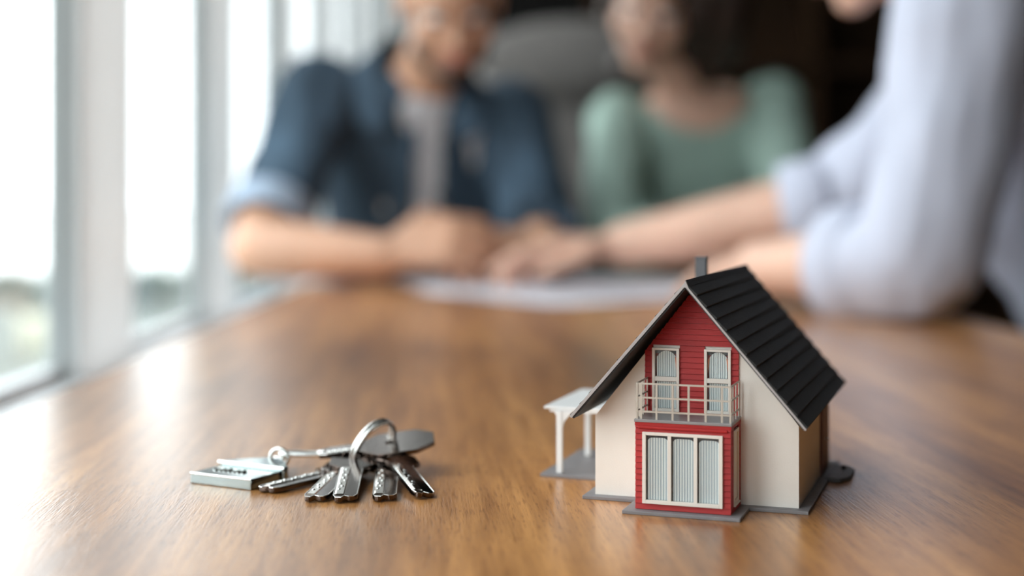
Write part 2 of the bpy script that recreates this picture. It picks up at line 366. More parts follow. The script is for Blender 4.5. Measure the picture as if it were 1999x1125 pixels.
# red boards of the gable, one object each
cl = obj('gable_backing', nb((B0+.0004, B1-.001, -.0005, 0, ZS, .0630)), M['red'], hs)
pitch = .00236; z = ZS; i = 0
su = lambda z: (ZR-.0035-z)/(ZR-.0035-ZE+.002)*(W/2)
win = [(.0255, .0371), (.0477, .0589)]; wz0, wz1 = .0389, .0656
while z < .0890:
    zc = z+pitch
    ul, ur = max(B0-.0011, W/2-su(z)-.0002), min(B1-.0006, W/2+su(z)+.0002)
    if ur-ul > .002:
        segs = [(ul, ur)] if z+pitch*.4 > wz1 else [(ul, win[0][0]), (win[0][1], win[1][0]), (win[1][1], ur)]
        for a, b in segs:
            if b-a < .0004: continue
            cl_ = lambda u, zz: max(W/2-su(zz)-.0008, min(W/2+su(zz)+.0008, u))
            bm = bmesh.new(); vs = [bm.verts.new(q) for q in ((cl_(a, z), -.0014, z+.00016), (cl_(b, z), -.0014, z+.00016), (cl_(b, zc), -.0008, zc), (cl_(a, zc), -.0008, zc), (cl_(a, z), 0, z+.00016), (cl_(b, z), 0, z+.00016), (cl_(b, zc), 0, zc), (cl_(a, zc), 0, zc))]
            for f in ((0,1,2,3),(7,6,5,4),(0,4,5,1),(1,5,6,2),(2,6,7,3),(3,7,4,0)): bm.faces.new([vs[q] for q in f])
            obj('siding_board', bm, M['red'], cl)
    z = zc
# gable windows
def curtain(u0, u1, z0, z1, v, m, parent, arch=0., n=None, name='curtain'):
    n = n or max(8, int((u1-u0)/.00028)); bm = bmesh.new(); top = []; bot = []
    for i in range(n+1):
        f = i/n; u = u0+(u1-u0)*f; vv = v+(.00012 if i % 2 else -.00012)
        zt_ = z1-arch*(abs(2*f-1)**(2.4 if arch > .002 else 6))
        bot.append(bm.verts.new((u, vv, z0))); top.append(bm.verts.new((u, vv, zt_)))
    for i in range(n): bm.faces.new((bot[i], bot[i+1], top[i+1], top[i]))
    return obj(name, bm, m, parent)
def house_window(u0, u1, z0, z1, v, bars=(), trans=None, fw=.0013, drape=None, m='curt', arch=.0035, lat='y'):
    f = obj('window_frame', nb((u0, u0+fw, v-.0014, v, z0, z1), (u1-fw, u1, v-.0014, v, z0, z1), (u0+fw, u1-fw, v-.0014, v, z0, z0+fw), (u0+fw, u1-fw, v-.0014, v, z1-fw*.8, z1)), M['ivory'], hs, bevel=.0001)
    obj('dark_interior', nb((u0+fw*.5, u1-fw*.5, v+.0006, v+.0008, z0+.0005, z1-.0005)), M['dkfill'], f)  # dark sheet stands in for the unlit inside behind the curtains
    for b0_, b1_ in bars: obj('mullion', nb((b0_, b1_, v-.0013, v-.0001, z0+fw, z1-fw*.8)), M['ivory'], f, bevel=.0001)
    if trans: obj('transom', nb((u0+fw, u1-fw, v-.0013, v-.0001, *trans)), M['ivory'], f, bevel=.0001)
    edges = [u0+fw]+[x for b in bars for x in b]+[u1-fw]
    rows = [(z0+fw, z1-fw*.8)] if not trans else [(z0+fw, trans[0]), (trans[1], z1-fw*.8)]
    for r, (a, b) in enumerate(rows):
        for j in range(0, len(edges), 2):
            e0, e1 = edges[j], edges[j+1]; last = r == len(rows)-1
            g = .0006 if not last or trans is None else .0011
            curtain(e0+.0001+(.0005 if trans and last else .0004), e1-(.0001 if not (trans and last) else .0004), a, b-(.0003 if trans else .0011), v+.0002, M[m], f, arch if last else 0)
            obj('pane', nb((e0, e1, v-.0005, v-.0004, a, b)), M['glass'], f)
            if trans and last:
                for s, ue in ((1, e1-.0001), (-1, e0+.0001)):
                    if s < 0 and drape == 'right': continue
                    bm = bmesh.new(); prism(bm, [(ue-s*.0008, b-.0025), (ue, b-.0035), (ue, b-.009), (ue-s*.0003, b-.0075)], 'y', v-.0001, v+.00005); obj('orange_drape', bm, M['orange'], f)
    return f
house_window(win[0][0], win[0][1], wz0, wz1, -.0011, trans=(.0516, .0535), m='curt2', fw=.0012, drape='right', arch=.0026)
house_window(win[1][0], win[1][1], wz0, wz1, -.0011, trans=(.0516, .0535), m='curt2', fw=.0012, arch=.0026)
# ---- bay
bay = obj('bay_core', nb((B0+.0012, B1-.0012, -DB+.0032, 0, t0, ZS-.0014)), M['dkfill'], hs)
bz0, bz1 = t0, ZS-.0012
n = 15; bp_ = (bz1-bz0)/n
bw0, bw1, bwz0, bwz1 = .0264, .0594, .0042, .0333
for i in range(n):
    a, b = bz0+i*bp_, bz0+(i+1)*bp_
    def strip(u0, u1):
        bm = bmesh.new(); prism(bm, [(-DB-.0004, a+.0002), (-DB+.0002, b), (-DB+.003, b), (-DB+.003, a+.0002)], 'x', u0, u1); obj('siding_board', bm, M['red'], bay)
    if b < bwz0+.0012 or a > bwz1-.001: strip(B0, B1)
    else: strip(B0, bw0); strip(bw1, B1)
    for u0, u1 in ((B0-.0001, B0+.0014), (B1-.0014, B1+.0001)):
        for v0, v1 in ((-DB+.003, -DB+.0055), (-.0052, -.0002)):
            obj('side_board', nb((u0, u1, v0, v1, a+.00012, b)), M['red'], bay)
obj('cornice', nb((B0+.0012, B1-.0012, -DB-.0009, -DB, .0345, .0356)), M['red'], bay, bevel=.0003)
obj('head_board', nb((B0-.0002, B1+.0002, -DB-.0003, 0, ZS-.0026, ZS-.0012)), M['red'], bay)
house_window(bw0, bw1, bwz0, bwz1, -DB-.0001, bars=((.0369, .0384), (.0476, .0491)), m='curt', fw=.0015, arch=.0012)
for u, s in ((B1+.0001, 1), (B0-.0001, -1)):        # side lights of the bay
    f = obj('side_light', nb((u-.0008, u+.0003, -DB+.0055, -DB+.0068, .0045, .0345), (u-.0008, u+.0003, -.0065, -.0052, .0045, .0345), (u-.0008, u+.0003, -DB+.0068, -.0065, .0045, .006), (u-.0008, u+.0003, -DB+.0068, -.0065, .0332, .0345)), M['ivory'], hs)
    obj('panel', nb((u-.001, u-.0004, -DB+.0068, -.0065, .006, .0332)), M['cream'], f)
    obj('sill_board', nb((u-.0012, u+.0008, -DB+.0055, -.0052, .0038, .0045)), M['ivory'], f)
    obj('apron', nb((u-.0012, u, -DB+.0055, -.0052, t0, .0038)), M['red'], f)
# balcony slab and railing
obj('balcony_slab', nb((B0-.0005, B1+.0005, -DB-.0006, -.0013, ZS-.0012, ZS)), M['slab'], hs, bevel=.0002)
rl = obj('railing', nb((B0+.0002, B0+.001, -DB+.0002, -DB+.001, ZS, ZS+.0146)), M['rail'], hs)
rr = .00042; zR = [ZS+.0031, ZS+.0088, ZS+.0145]; vf = -DB+.0006
ua, ub = B0+.0003, B1-.0003
for u in (.0255, .0319, .0386, .0452, .0522, .0588, ub):
    obj('post', nb((u-rr, u+rr, vf-rr*.6, vf+rr*.6, ZS, zR[2])), M['rail'], rl)
for zz in zR:
    obj('rail', nb((ua, ub, vf-rr*.5, vf+rr*.5, zz-rr*.85, zz+rr*.85)), M['rail'], rl)
    for u in (ua, ub): obj('rail', nb((u-rr*.5, u+rr*.5, vf, -.0016, zz-rr*.8, zz+rr*.8)), M['rail'], rl)
for u in (ua, ub):
    for v in (-.0155, -.0093, -.0026): obj('post', nb((u-rr*.6, u+rr*.6, v-rr, v+rr, ZS, zR[2])), M['rail'], rl)
# ---- roof: two slopes of overlapping courses
OV, EO, RB = .0185, .0052, .1275
E0, E1 = -EO, W+EO
slope = Vector((W/2+EO, 0, ZR-ZE)); L = slope.length; sd = slope.normalized(); ang = math.atan2(sd.z, sd.x)
for side in (-1, 1):
    # local builder: s along slope from eave (0) to ridge (L), h normal offset
    def P(s, h):
        x = s*math.cos(ang)-h*math.sin(ang); z = ZE+s*math.sin(ang)+h*math.cos(ang)
        u = E0+x if side < 0 else E1-x
        return (u, z)
    bm = bmesh.new(); prism(bm, [P(0, -.0012), P(L-.0002, -.0012), P(L+.0006, .0002), P(0, .0002)], 'y', -OV+.0003, RB-.0003)
    rs = obj('roof_slope', bm, M['roofd'], hs)
    NC = 12; cs = L/NC
    for i in range(NC):
        s0, s1 = i*cs-.0002, (i+1)*cs+.0008
        if i == NC-1: s1 = L+.0004
        bm = bmesh.new(); prism(bm, [P(s0, .0002), P(s1, .0002), P(s1, .0004), P(s0+.0003, .0012), P(s0, .0010)], 'y', -OV+(.0011 if side < 0 else 0), RB)
        obj('shingle_course', bm, M['roofd'], rs)
    va, vb = (-.0004, .0008) if side < 0 else (-.0007, .0001)
    bm = bmesh.new(); prism(bm, [P(-.0004, va), P(L-.0001, va), P(L+vb, vb), P(-.0004, vb)], 'y', -OV-.0002, -OV+.0011)
    obj('verge_board', bm, M['fascia'], rs)
bm = bmesh.new(); prism(bm, [(W/2-.0016, ZR-.0006), (W/2, ZR+.0018), (W/2+.0016, ZR-.0006)], 'y', -OV+.0011, RB); obj('ridge_cap', bm, M['roofd'], hs)
bm = bmesh.new(); prism(bm, [(W/2-.0013, ZR-.0012), (W/2, ZR+.0018), (W/2+.0013, ZR-.0012)], 'y', -OV-.0004, -OV+.0011); obj('ridge_finial', bm, M['fascia'], hs)
ch = obj('chimney', nb((.0288, .0338, .0710, .0765, .075, .1003)), M['based'], hs, bevel=.0002)
obj('chimney_cap', nb((.0284, .0342, .0706, .0769, .1003, .1010)), M['based'], ch)
# ---- canopy on the left
cz = .0312

cn = obj('canopy_roof', nb((-.0362, .0002, .0405, .1035, cz-.0005, cz+.0007)), M['canopy'], hs, bevel=.0003)
obj('canopy_beam', nb((-.0335, .0, .0412, .0424, cz-.0018, cz-.0005)), M['canopy'], cn)
obj('canopy_beam', nb((-.0335, -.0322, .0424, .1015, cz-.0018, cz-.0005)), M['canopy'], cn)
obj('canopy_beam', nb((-.0335, .0, .0860, .0872, cz-.0018, cz-.0005)), M['canopy'], cn)
for u, v in ((-.0285, .0405), (-.0280, .0862)):
    p = obj('canopy_post', nb((u-.0013, u+.0013, v-.0011, v+.0011, t0, cz-.0010)), M['canopy'], cn, bevel=.0001)
    bm = bmesh.new(); prism(bm, [(u+.0012, cz-.0095), (u+.0022, cz-.006), (u+.0062, cz-.0012), (u+.0012, cz-.0012)], 'y', v-.0006, v+.0006); obj('bracket', bm, M['canopy'], p)
    bm = bmesh.new(); prism(bm, [(u-.0012, cz-.0035), (u-.0028, cz-.0012), (u-.0012, cz-.0012)], 'y', v-.0006, v+.0006); obj('bracket', bm, M['canopy'], p)

# ================================================================== KEYS
def key_outline_bow(wd, ln, back):
    a, b, c = wd/2, ln-back, -back
    ch_ = wd*.26
    return [(-a+ch_, c), (a-ch_, c), (a, c+ch_), (a, b-ch_*1.1), (.0052, b), (-.0052, b), (-a, b-ch_*1.1), (-a, c+ch_)]
def make_key(name, label, tip, hole, zt_, zh, mb, wd=.0215, roll=0., flip=1, length=None, blen=.0235, back=.0062, bladem='nickel'):
    """tip/hole: table-relative x,y ; the local +y axis runs from the hole to the tip"""
    tip, hole = Vector((*tip, zt_)), Vector((*hole, zh))
    d = tip-hole; Lk = length or d.length; d.normalize()
    sx = Vector((-d.y, d.x, 0)).normalized()*-1; up = sx.cross(d).normalized()
    R = Matrix((sx, d, up)).transposed().to_4x4() @ Matrix.Rotation(roll, 4, 'Y')
    e = empty(name, (0, 0, 0), 0, label, 'key', None)
    e.rotation_euler = R.to_euler(); e.location = hole+Vector((0, 0, T))
    th = .0021
    plate('bow', [key_outline_bow(wd, blen, back), circ(0, 0, .0026)], th, M[mb], e, bevel=.0003)
    y0 = blen-back-.0006; f = flip
    tipo = [(-.0052, y0), (-.0052, Lk-.0035), (-.0040, Lk), (-.0016, Lk+.0006), (-.0004, Lk-.0022), (.0018, Lk-.0010), (.0036, Lk-.0012), (.0052, Lk-.0042), (.0052, y0)]
    tipo = [(x*f, y) for x, y in tipo]
    plate('blade', [tipo], th, M[mb], e, bevel=.0002)
    bm = bmesh.new()                                            # milled ridge beside the smooth half of the blade
    a, b = sorted((-.0049*f, -.0003*f)); hz = th/2
    n = 9; ys = [y0+.004+(Lk-.003-y0-.004)*i/n for i in range(n+1)]
    prism(bm, [(a, hz-.0001), (a+.0005, hz+.00045), (b-.0012, hz+.00045), (b, hz-.0001)], 'y', y0+.001, Lk-.0035)
    obj('milled_ridge', bm, M[bladem], e)
    bm = bmesh.new(); random.seed(int(Lk*1e5))
    for i in range(8):
        yy = ys[i]+.001; xx = (a+b)/2-.0004+(.0009 if i % 2 else -.0007)*(1 if i % 3 else .3)
        bmesh.ops.create_cone(bm, cap_ends=True, segments=10, radius1=.0009, radius2=.0004, depth=.0004, matrix=Matrix.Translation((xx, yy, hz+.0006)))
    obj('dimple_row', bm, M['chrome'], e)
    bm = bmesh.new(); sxx = .0021*f                              # bright bevelled rim of the smooth half
    tube(bm, [(.0050*f, y0+.003, hz), (.0050*f, Lk-.0042, hz), (.0036*f, Lk-.0013, hz), (.0018*f, Lk-.0011, hz), (-.0004*f, Lk-.0023, hz), (-.0016*f, Lk+.0004, hz), (-.0040*f, Lk-.0002, hz), (-.0050*f, Lk-.0035, hz), (-.0050*f, y0+.003, hz)], .00022, 6)
    obj('bright_edge', bm, M['chrome'], e)
    return e
PL, PR = Vector((-.0755, .660)), Vector((-.0560, .668))
kk = [make_key('key', 'leftmost key of the bunch, blade lying beside the house-shaped metal fob', (-.1075, .6190), (PL.x, PL.y), .0016, .0026, 'nickeld', flip=-1),
      make_key('key', 'dimpled key pointing to the lower left, second blade from the fob', (-.0835, .6000), (PL.x+.0005, PL.y-.001), .0016, .0050, 'nickeld', flip=-1),
      make_key('key', 'dimpled key with a dark smooth half, third blade from the fob', (-.0705, .5985), (PL.x+.0025, PL.y-.001), .0018, .0076, 'nickeld', flip=-1),
      make_key('key', 'key pointing straight at the viewer, second blade from the right', (-.0540, .6015), (PR.x-.002, PR.y-.002), .0016, .0048, 'nickeld', flip=-1),
      make_key('key', 'rightmost key of the bunch, blade pointing to the lower right', (-.0372, .6070), (PR.x, PR.y), .0016, .0074, 'nickeld', roll=-.18, flip=-1),
      make_key('key', 'big-headed dark key lying crosswise on top of the bunch', (-.0900, .6665), (PR.x-.001, PR.y+.001), .0085, .0126, 'nickeld', wd=.032, blen=.036, back=.0205, flip=1, roll=-.13)]
for k in kk: k['group'] = 'keys on the metal ring'
kr = empty('key_ring', (-.0650, .6655, T+.0128), 0, 'shiny double-wire split ring standing up through the bunch of keys', 'key ring')
nrm = Vector((.74, -.50, -.43)).normalized(); a_, b_, _ = frame_of(nrm)
for s in (-1, 1):
    bm = bmesh.new(); tube(bm, [nrm*(s*.0010)+(a_*math.cos(2*pi*k/48)+b_*math.sin(2*pi*k/48))*.0128 for k in range(48)], .0011, 10, True); obj('wire_coil', bm, M['chrome'], kr, smooth=True)
# house-shaped fob
fb = empty('key_fob', (-.1452, .6415, T), -.49, 'flat house-shaped metal key fob with a raised roof and engraved marks', 'key fob')
fw_, fd_ = .0345, .0225
bm = bmesh.new(); prism(bm, [(0, 0), (fw_, 0), (fw_, fd_+.001), (0, fd_+.001)], 'z', 0, .0048); obj('body', bm, M['fobm'], fb, bevel=.0005)
bm = bmesh.new(); prism(bm, [(-.0018, fd_-.001), (fw_+.0018, fd_-.001), (fw_+.0012, fd_+.003), (fw_/2+.004, fd_+.0185), (fw_/2-.004, fd_+.0185), (-.0012, fd_+.003)], 'z', 0, .0064); obj('roof', bm, M['fobm'], fb, bevel=.0009)
bm = bmesh.new()
for k in range(7):                                              # engraved flourish
    x = .0055+k*.0026; tube(bm, [(x, .0095, .0049), (x+.0008, .0135+(k % 3)*.0012, .0049), (x+.0022, .0105, .0049), (x+.0016, .0085, .0049)], .00035, 5)
obj('engraving', bm, M['chrome'], fb)
bm = bmesh.new(); tube(bm, [(.0002, .0002, .0047), (fw_-.0002, .0002, .0047)], .00045, 6); tube(bm, [(-.0016, fd_-.0008, .0060), (fw_+.0016, fd_-.0008, .0060)], .0008, 6); obj('polished_edge', bm, M['chrome'], fb)
bm = bmesh.new(); rc = Vector((fw_/2+.001, fd_+.0190, .0064)); tube(bm, [rc+Vector((math.cos(t)*.0042, math.cos(t)*.0015, math.sin(t)*.0042)) for t in [2*pi*k/24 for k in range(24)]], .0008, 8, True); obj('loop', bm, M['chrome'], fb, smooth=True)
# link between the fob and the ring
lk = empty('key_chain', (-.094, .6735, T), 0, 'short metal chain links joining the fob to the key ring', 'chain')
def link(c, d, ln, wd, r, name='link'):
    bm = bmesh.new(); d = Vector(d).normalized(); s = Vector((-d.y, d.x, 0)).normalized(); pts = []
    for k in range(32):
        t = 2*pi*k/32; x, y = math.cos(t), math.sin(t)
        pts.append(Vector(c)+d*(x*wd/2+(ln-wd)/2*(1 if x > 0 else -1))+s*(y*wd/2))
    tube(bm, pts, r, 8, True); return obj(name, bm, M['chrome'], lk, smooth=True)
link((-.0040, .0010, .0072), (1, -.10, 0), .0235, .0045, .0012)
link((.0085, -.0035, .0088), (1, -.35, 0), .0115, .0050, .0009)
link((-.0155, .0015, .0055), (1, -.1, 0), .006, .0045, .0008)

# ================================================================== PAPERS AND PEN
def sheet(x, y, rz, z, label):
    e = empty('paper_sheet', (x, y, T+z), rz, label, 'paper', 'paper sheets in front of the couple')
    bm = bmesh.new(); nx, ny = 6, 8; vs = [[bm.verts.new((-.105+.21*i/nx, -.1485+.297*j/ny, .0006+.0012*math.sin(i*.9+rz*3)**2)) for j in range(ny+1)] for i in range(nx+1)]
    for i in range(nx):
        for j in range(ny): bm.faces.new((vs[i][j], vs[i+1][j], vs[i+1][j+1], vs[i][j+1]))
    ob = obj('page', bm, M['paper'], e); s = ob.modifiers.new('s', 'SOLIDIFY'); s.thickness = .0003
    bm = bmesh.new()
    for k in range(14):
        yy = .11-k*.017; box(bm, -.08, .08-(k % 4)*.018, yy, yy+.0013, .0020, .0022)
    tag(obj('print_lines', bm, M['ink'], e), kind='stuff')
    return e
sheet(.045, 1.83, .62, .0002, 'white printed sheet nearest the viewer among the papers on the table')
sheet(-.03, 1.98, .30, .0024, 'white printed sheet under the man\'s writing hand')
sheet(.165, 1.95, -.35, .0046, 'white printed sheet on the right, beyond the model house roof')

# ================================================================== PEOPLE  (coordinates relative to the table top)
V = Vector
def rot_from(fwd, up=(0, 0, 1)):
    f = V(fwd).normalized(); r = f.cross(V(up)).normalized(); u = r.cross(f)
    return Matrix((r, f, u)).transposed()            # local x right, y forward, z up
def head_shapes(bm, c, R, k=1., beard=False):
    c = V(c); g = lambda x, y, z: c+R @ (V((x, y, z))*k)
    ell(bm, g(0, -.008, .035), [q*k for q in (.073, .094, .083)], R)
    ell(bm, g(0, .022, -.03), [q*k for q in (.058, .062, .082)], R)
    ell(bm, g(0, .052, -.094), [q*k for q in (.026, .024, .020)], R, 2)
    ell(bm, g(0, .070, .034), [q*k for q in (.050, .020, .012)], R, 2)
    limb(bm, g(0, .082, .018), .007*k, g(0, .099, -.020), .0115*k)
    for s in (-1, 1):
        ell(bm, g(s*.012, .090, -.022), .0085*k, sub=2)
        ell(bm, g(s*.036, .048, -.022), .030*k, sub=2)
        ell(bm, g(s*.075, -.006, .0), [q*k for q in (.009, .020, .031)], R, 2)
def face_parts(par, c, R, k=1.):
    c = V(c); off = V(par.location)-V((0, 0, T)); g = lambda x, y, z: c+R @ (V((x, y, z))*k)-off
    for s in (-1, 1):
        bm = bmesh.new(); ell(bm, g(s*.031, .0715, .012), [q*k for q in (.015, .012, .0085)], R, 2); ey = obj('eye', bm, M['white'], par, smooth=True)
        bm = bmesh.new(); ell(bm, g(s*.031, .0795, .009), [q*k for q in (.0058, .005, .0058)], R, 2); obj('iris', bm, M['iris'], ey, smooth=True)
        bm = bmesh.new(); tube(bm, [g(s*.016, .089, .031), g(s*.031, .088, .036), g(s*.047, .078, .031)], .0035*k, 6); obj('eyebrow', bm, M['hair1'], par, smooth=True)
    bm = bmesh.new(); ell(bm, g(0, .080, -.052), [q*k for q in (.023, .009, .0055)], R, 2); ell(bm, g(0, .079, -.060), [q*k for q in (.019, .009, .0055)], R, 2); obj('lips', bm, M['lips'], par, smooth=True)
def hand_shapes(bm, wr, F, N, thumb=1, curl=(.5, .5, .5, .5), k=1., spread=.10, tcurl=.3, first=None):
    """wr wrist, F direction of the hand, N out of the palm, thumb +1/-1 side"""
    wr, F, N = V(wr), V(F).normalized(), V(N).normalized(); N = (N-F*N.dot(F)).normalized(); S = F.cross(N)*thumb
    kn = []
    for i, (lat, fw) in enumerate(((.031, .084), (.010, .088), (-.011, .084), (-.030, .077))):
        p = wr+F*fw*k+S*lat*k; kn.append(p)
        limb(bm, wr+S*lat*.45*k+F*.006, .0145*k, p, .0110*k)
    limb(bm, wr+S*.02*k+F*.03*k, .014*k, wr-S*.02*k+F*.03*k, .013*k)
    for i, (p, ls) in enumerate(zip(kn, ((.042, .025, .020), (.047, .028, .021), (.043, .026, .020), (.033, .020, .018)))):
        cu = curl[i]; a = cu*.7; q = p; r = .0100*k
        for j, l in enumerate(ls):
            d = (F*math.cos(a)+N*math.sin(a)+S*spread*(1.5-i)*.5).normalized()
            q2 = q+d*l*k; limb(bm, q, r, q2, r*.90); q = q2; r *= .90; a += cu*(1. if j == 0 else .7)
    p = wr+F*.022*k+S*.022*k; d = (F*.62+S*.75+N*.15).normalized(); q = p+d*.040*k; limb(bm, p, .0150*k, q, .0115*k)
    d = (F*.85+S*(.45-tcurl)+N*tcurl).normalized(); q2 = q+d*.032*k; limb(bm, q, .0115*k, q2, .0100*k)
    d = (F*.9+S*(.2-tcurl)+N*(tcurl+.1)).normalized(); limb(bm, q2, .0100*k, q2+d*.024*k, .0085*k)
def torso_rings(pel, chest, neck, shR, shL, wds, fwd, inflate=0., top=True):
    """pel, chest, neck points; shoulders give the sideways axis"""
    pel, chest, neck, shR, shL = map(V, (pel, chest, neck, shR, shL)); fwd = V(fwd)
    side_h = V((-fwd.y, fwd.x, 0)).normalized(); side_s = (shL-shR).normalized()
    if side_s.dot(side_h) < 0: side_h = -side_h
    out = []; mid = (shR+shL)/2; i = inflate
    for t, c, w_, d_ in ((0, pel, wds[0], wds[1]), (.35, pel.lerp(chest, .45), wds[2], wds[3]), (.8, chest, wds[4], wds[5])):
        s = side_h.lerp(side_s, t).normalized(); ax = (chest-pel).normalized(); f = s.cross(ax).normalized()
        out.append((c, s*(w_+i), f*(d_+i)))
    ax = (neck-chest).normalized(); f = side_s.cross(ax).normalized(); sw = (shL-shR).length/2
    out.append((mid-ax*.02, side_s*(sw+.01+i), f*(.075+i)))
    out.append((mid.lerp(neck, .45)+ax*.02, side_s*(sw*.62+i*.7), f*(.062+i*.6)))
    if top: out.append((neck, side_s*(.058+i*.4), f*(.055+i*.4)))
    b = out[0]; out.insert(0, (b[0]-(chest-pel).normalized()*.07, b[1]*.85, b[2]*.8))
    return out
def person(loc, label, mskin, pel, chest, neck, shR, shL, elR, elL, wrR, wrL, head, hfwd, hup, fwd, wds, arm_r, shirt, hands, legs, female=False, sleeve=(0.78, .78), folds=(.007, 13), hk=1., fore=(0,0), cutf=None, sh_infl=.012, sleeve_r=None, tee=False, undershirt=None, scoop=None):
    e = empty('person', loc, 0, label, 'person'); R = rot_from(hfwd, hup)
    ra, re, rw = arm_r; bm = bmesh.new()
    loft(bm, torso_rings(pel, chest, neck, shR, shL, wds, fwd))
    head_shapes(bm, head, R, hk)
    nb_ = V(neck); limb(bm, nb_-V((0, 0, .02)), .056 if not female else .047, V(head)+R @ V((0, -.018, -.055))*hk, .050 if not female else .042)
    for sh_, el_, wr_ in ((shR, elR, wrR), (shL, elL, wrL)):
        limb(bm, sh_, ra, el_, re); mid = V(el_).lerp(V(wr_), .3); limb(bm, el_, re, mid, re*.98); limb(bm, mid, re*.98, wr_, rw)
    for h in hands: hand_shapes(bm, **h)
    for hip, kn, an, toe in legs: limb(bm, hip, .078, kn, .052); limb(bm, kn, .052, an, .036); limb(bm, an, .036, toe, .026)
    solid('body', bm, mskin, e, .0042, 5)
    face_parts(e, head, R, hk)
    # shirt
    bm = bmesh.new(); loft(bm, torso_rings(pel, chest, neck, shR, shL, wds, fwd, sh_infl, top=not scoop))
    cuffs = []
    for n_, (sh_, el_, wr_) in enumerate(((shR, elR, wrR), (shL, elL, wrL))):
        sr = (sleeve_r or (ra+.014, re+.016)); t = sleeve[n_]; sh_, el_, wr_ = V(sh_), V(el_), V(wr_)
        if t < 1:
            p = sh_.lerp(el_, t); limb(bm, sh_, sr[0], sh_.lerp(el_, t*.6), (sr[0]+sr[1])/2); tube(bm, [sh_.lerp(el_, t*.55), p], [(sr[0]+sr[1])/2, sr[1]], 18)
            cuffs.append((sh_.lerp(el_, t-.11), sh_.lerp(el_, t+.02), sr[1]))
        else:
            p = el_.lerp(wr_, t-1); limb(bm, sh_, sr[0], el_, sr[1]); tube(bm, [el_, p], [sr[1], sr[1]*.94], 18)
            cuffs.append((el_.lerp(wr_, t-1-.18), el_.lerp(wr_, t-1+.02), sr[1]*.98))
    solid('shirt', bm, shirt, e, .006, 3, folds, cutf)
    off = V(loc)-V((0, 0, T))
    for ci, (a, b, r) in enumerate(cuffs):
        bm = bmesh.new(); d = (b-a).normalized(); u, v_, _ = frame_of(d); n = 28; rings = []
        for (q, rr_) in ((a, r+.003), (a.lerp(b, .1), r+.007), (b, r+.006), (b+d*.002, r+.002), (b-d*.012, r-.006)):
            rings.append([bm.verts.new(q-off+(u*math.cos(2*pi*k/n)+v_*math.sin(2*pi*k/n))*rr_) for k in range(n)])
        for A, B in zip(rings, rings[1:]):
            for k in range(n): bm.faces.new((A[k], A[(k+1) % n], B[(k+1) % n], B[k]))
        obj('cuff', bm, cuffmat.get(shirt.name, shirt) if ci == 0 else shirt, e, smooth=True)
    # trousers and shoes
    bm = bmesh.new(); ell(bm, V(pel)-V((0, 0, .03)), (wds[0]+.012, wds[0]+.0, .095)); 
    for hip, kn, an, toe in legs: limb(bm, hip, .090, kn, .063); limb(bm, kn, .063, V(kn).lerp(V(an), .93), .048)
    solid('trousers', bm, M['jeans'], e, .010, 3, (.005, 14))
    for hip, kn, an, toe in legs:
        bm = bmesh.new(); limb(bm, V(an)-V((0, 0, .028)), .040, toe, .033); solid('shoe', bm, M['shoe'], e, .008, 3)
    return e, R
cuffmat = {'denim_blue': M['denimlt']}

# --- man in the denim shirt
F0 = -T
man_sh = dict(shR=(-.315, 2.33, .300), shL=(.000, 2.42, .262))
def man_cut(p):            # open shirt front
    if p.y > 2.46 or p.z < -.02: return False
    cx = -.142+.02*math.sin(p.z*6)
    w_ = .021+max(0, (p.z-.24))*.30
    return abs(p.x-cx+.012) < w_ and p.y < 2.40 and p.z < .42
mhd, mF, mU = (-.098, 2.225, .432), (.16, -.80, -.58), (0, -.45, .9)
man, mR = person((-.10, 2.62, 0), 'man in an open denim shirt over a grey tee, leaning on the table to write', M['skin'],
    pel=(-.12, 2.66, -.19), chest=(-.145, 2.46, .15), neck=(-.145, 2.345, .335), elR=(-.372, 2.09, .052), elL=(.045, 2.27, .055),
    wrR=(-.175, 2.005, .044), wrL=(.045, 2.115, .055), head=mhd, hfwd=mF, hup=mU, fwd=(0, -1, 0), wds=(.185, .115, .180, .11, .180, .115),
    arm_r=(.056, .045, .029), shirt=M['denim'], sleeve=(.87, 1.50), cutf=man_cut, folds=(.010, 12),
    hands=[dict(wr=(-.170, 2.000, .052), F=(.80, -.12, .14), N=(.1, .80, -.60), thumb=1, curl=(.75, .8, .85, .9), tcurl=.5, k=1.05),
           dict(wr=(.040, 2.105, .055), F=(-.75, -.5, .10), N=(.0, .35, -.9), thumb=-1, curl=(.8, .85, .9, .9), tcurl=.5)],
    legs=[((-.19, 2.60, -.215), (-.20, 2.22, -.24), (-.20, 2.28, F0+.085), (-.20, 2.15, F0+.035)), ((.01, 2.60, -.215), (.02, 2.22, -.24), (.02, 2.28, F0+.085), (.02, 2.15, F0+.035))], **man_sh)
bm = bmesh.new(); loft(bm, torso_rings((-.12, 2.66, -.19), (-.145, 2.46, .15), (-.145, 2.345, .318), (-.315, 2.33, .300), (.0, 2.42, .262), (.165, .115, .150, .11, .170, .115), (0, -1, 0), .006, top=True))
solid('tee_shirt', bm, M['tee'], man, .006, 3, (.003, 14), lambda p: abs(p.x+.14) > .12 and p.z > .15)
# hair and beard shadow
def hair(par, c, R, shapes, name='hair', m='hair1', folds=(.004, 40)):
    bm = bmesh.new(); c = V(c)
    for p, r in shapes: ell(bm, c+R @ V(p), r, R, 3)
    return solid(name, bm, M[m], par, .005, 3, folds)
hair(man, mhd, mR, [((0, -.022, .055), (.080, .092, .078)), ((0, .03, .095), (.064, .055, .035)), ((0, -.055, .0), (.072, .055, .07))])
hair(man, mhd, mR, [((0, .046, -.094), (.036, .036, .022)), ((.045, .02, -.068), (.018, .036, .03)), ((-.045, .02, -.068), (.018, .036, .03))], 'beard', 'hair1', (.002, 60))
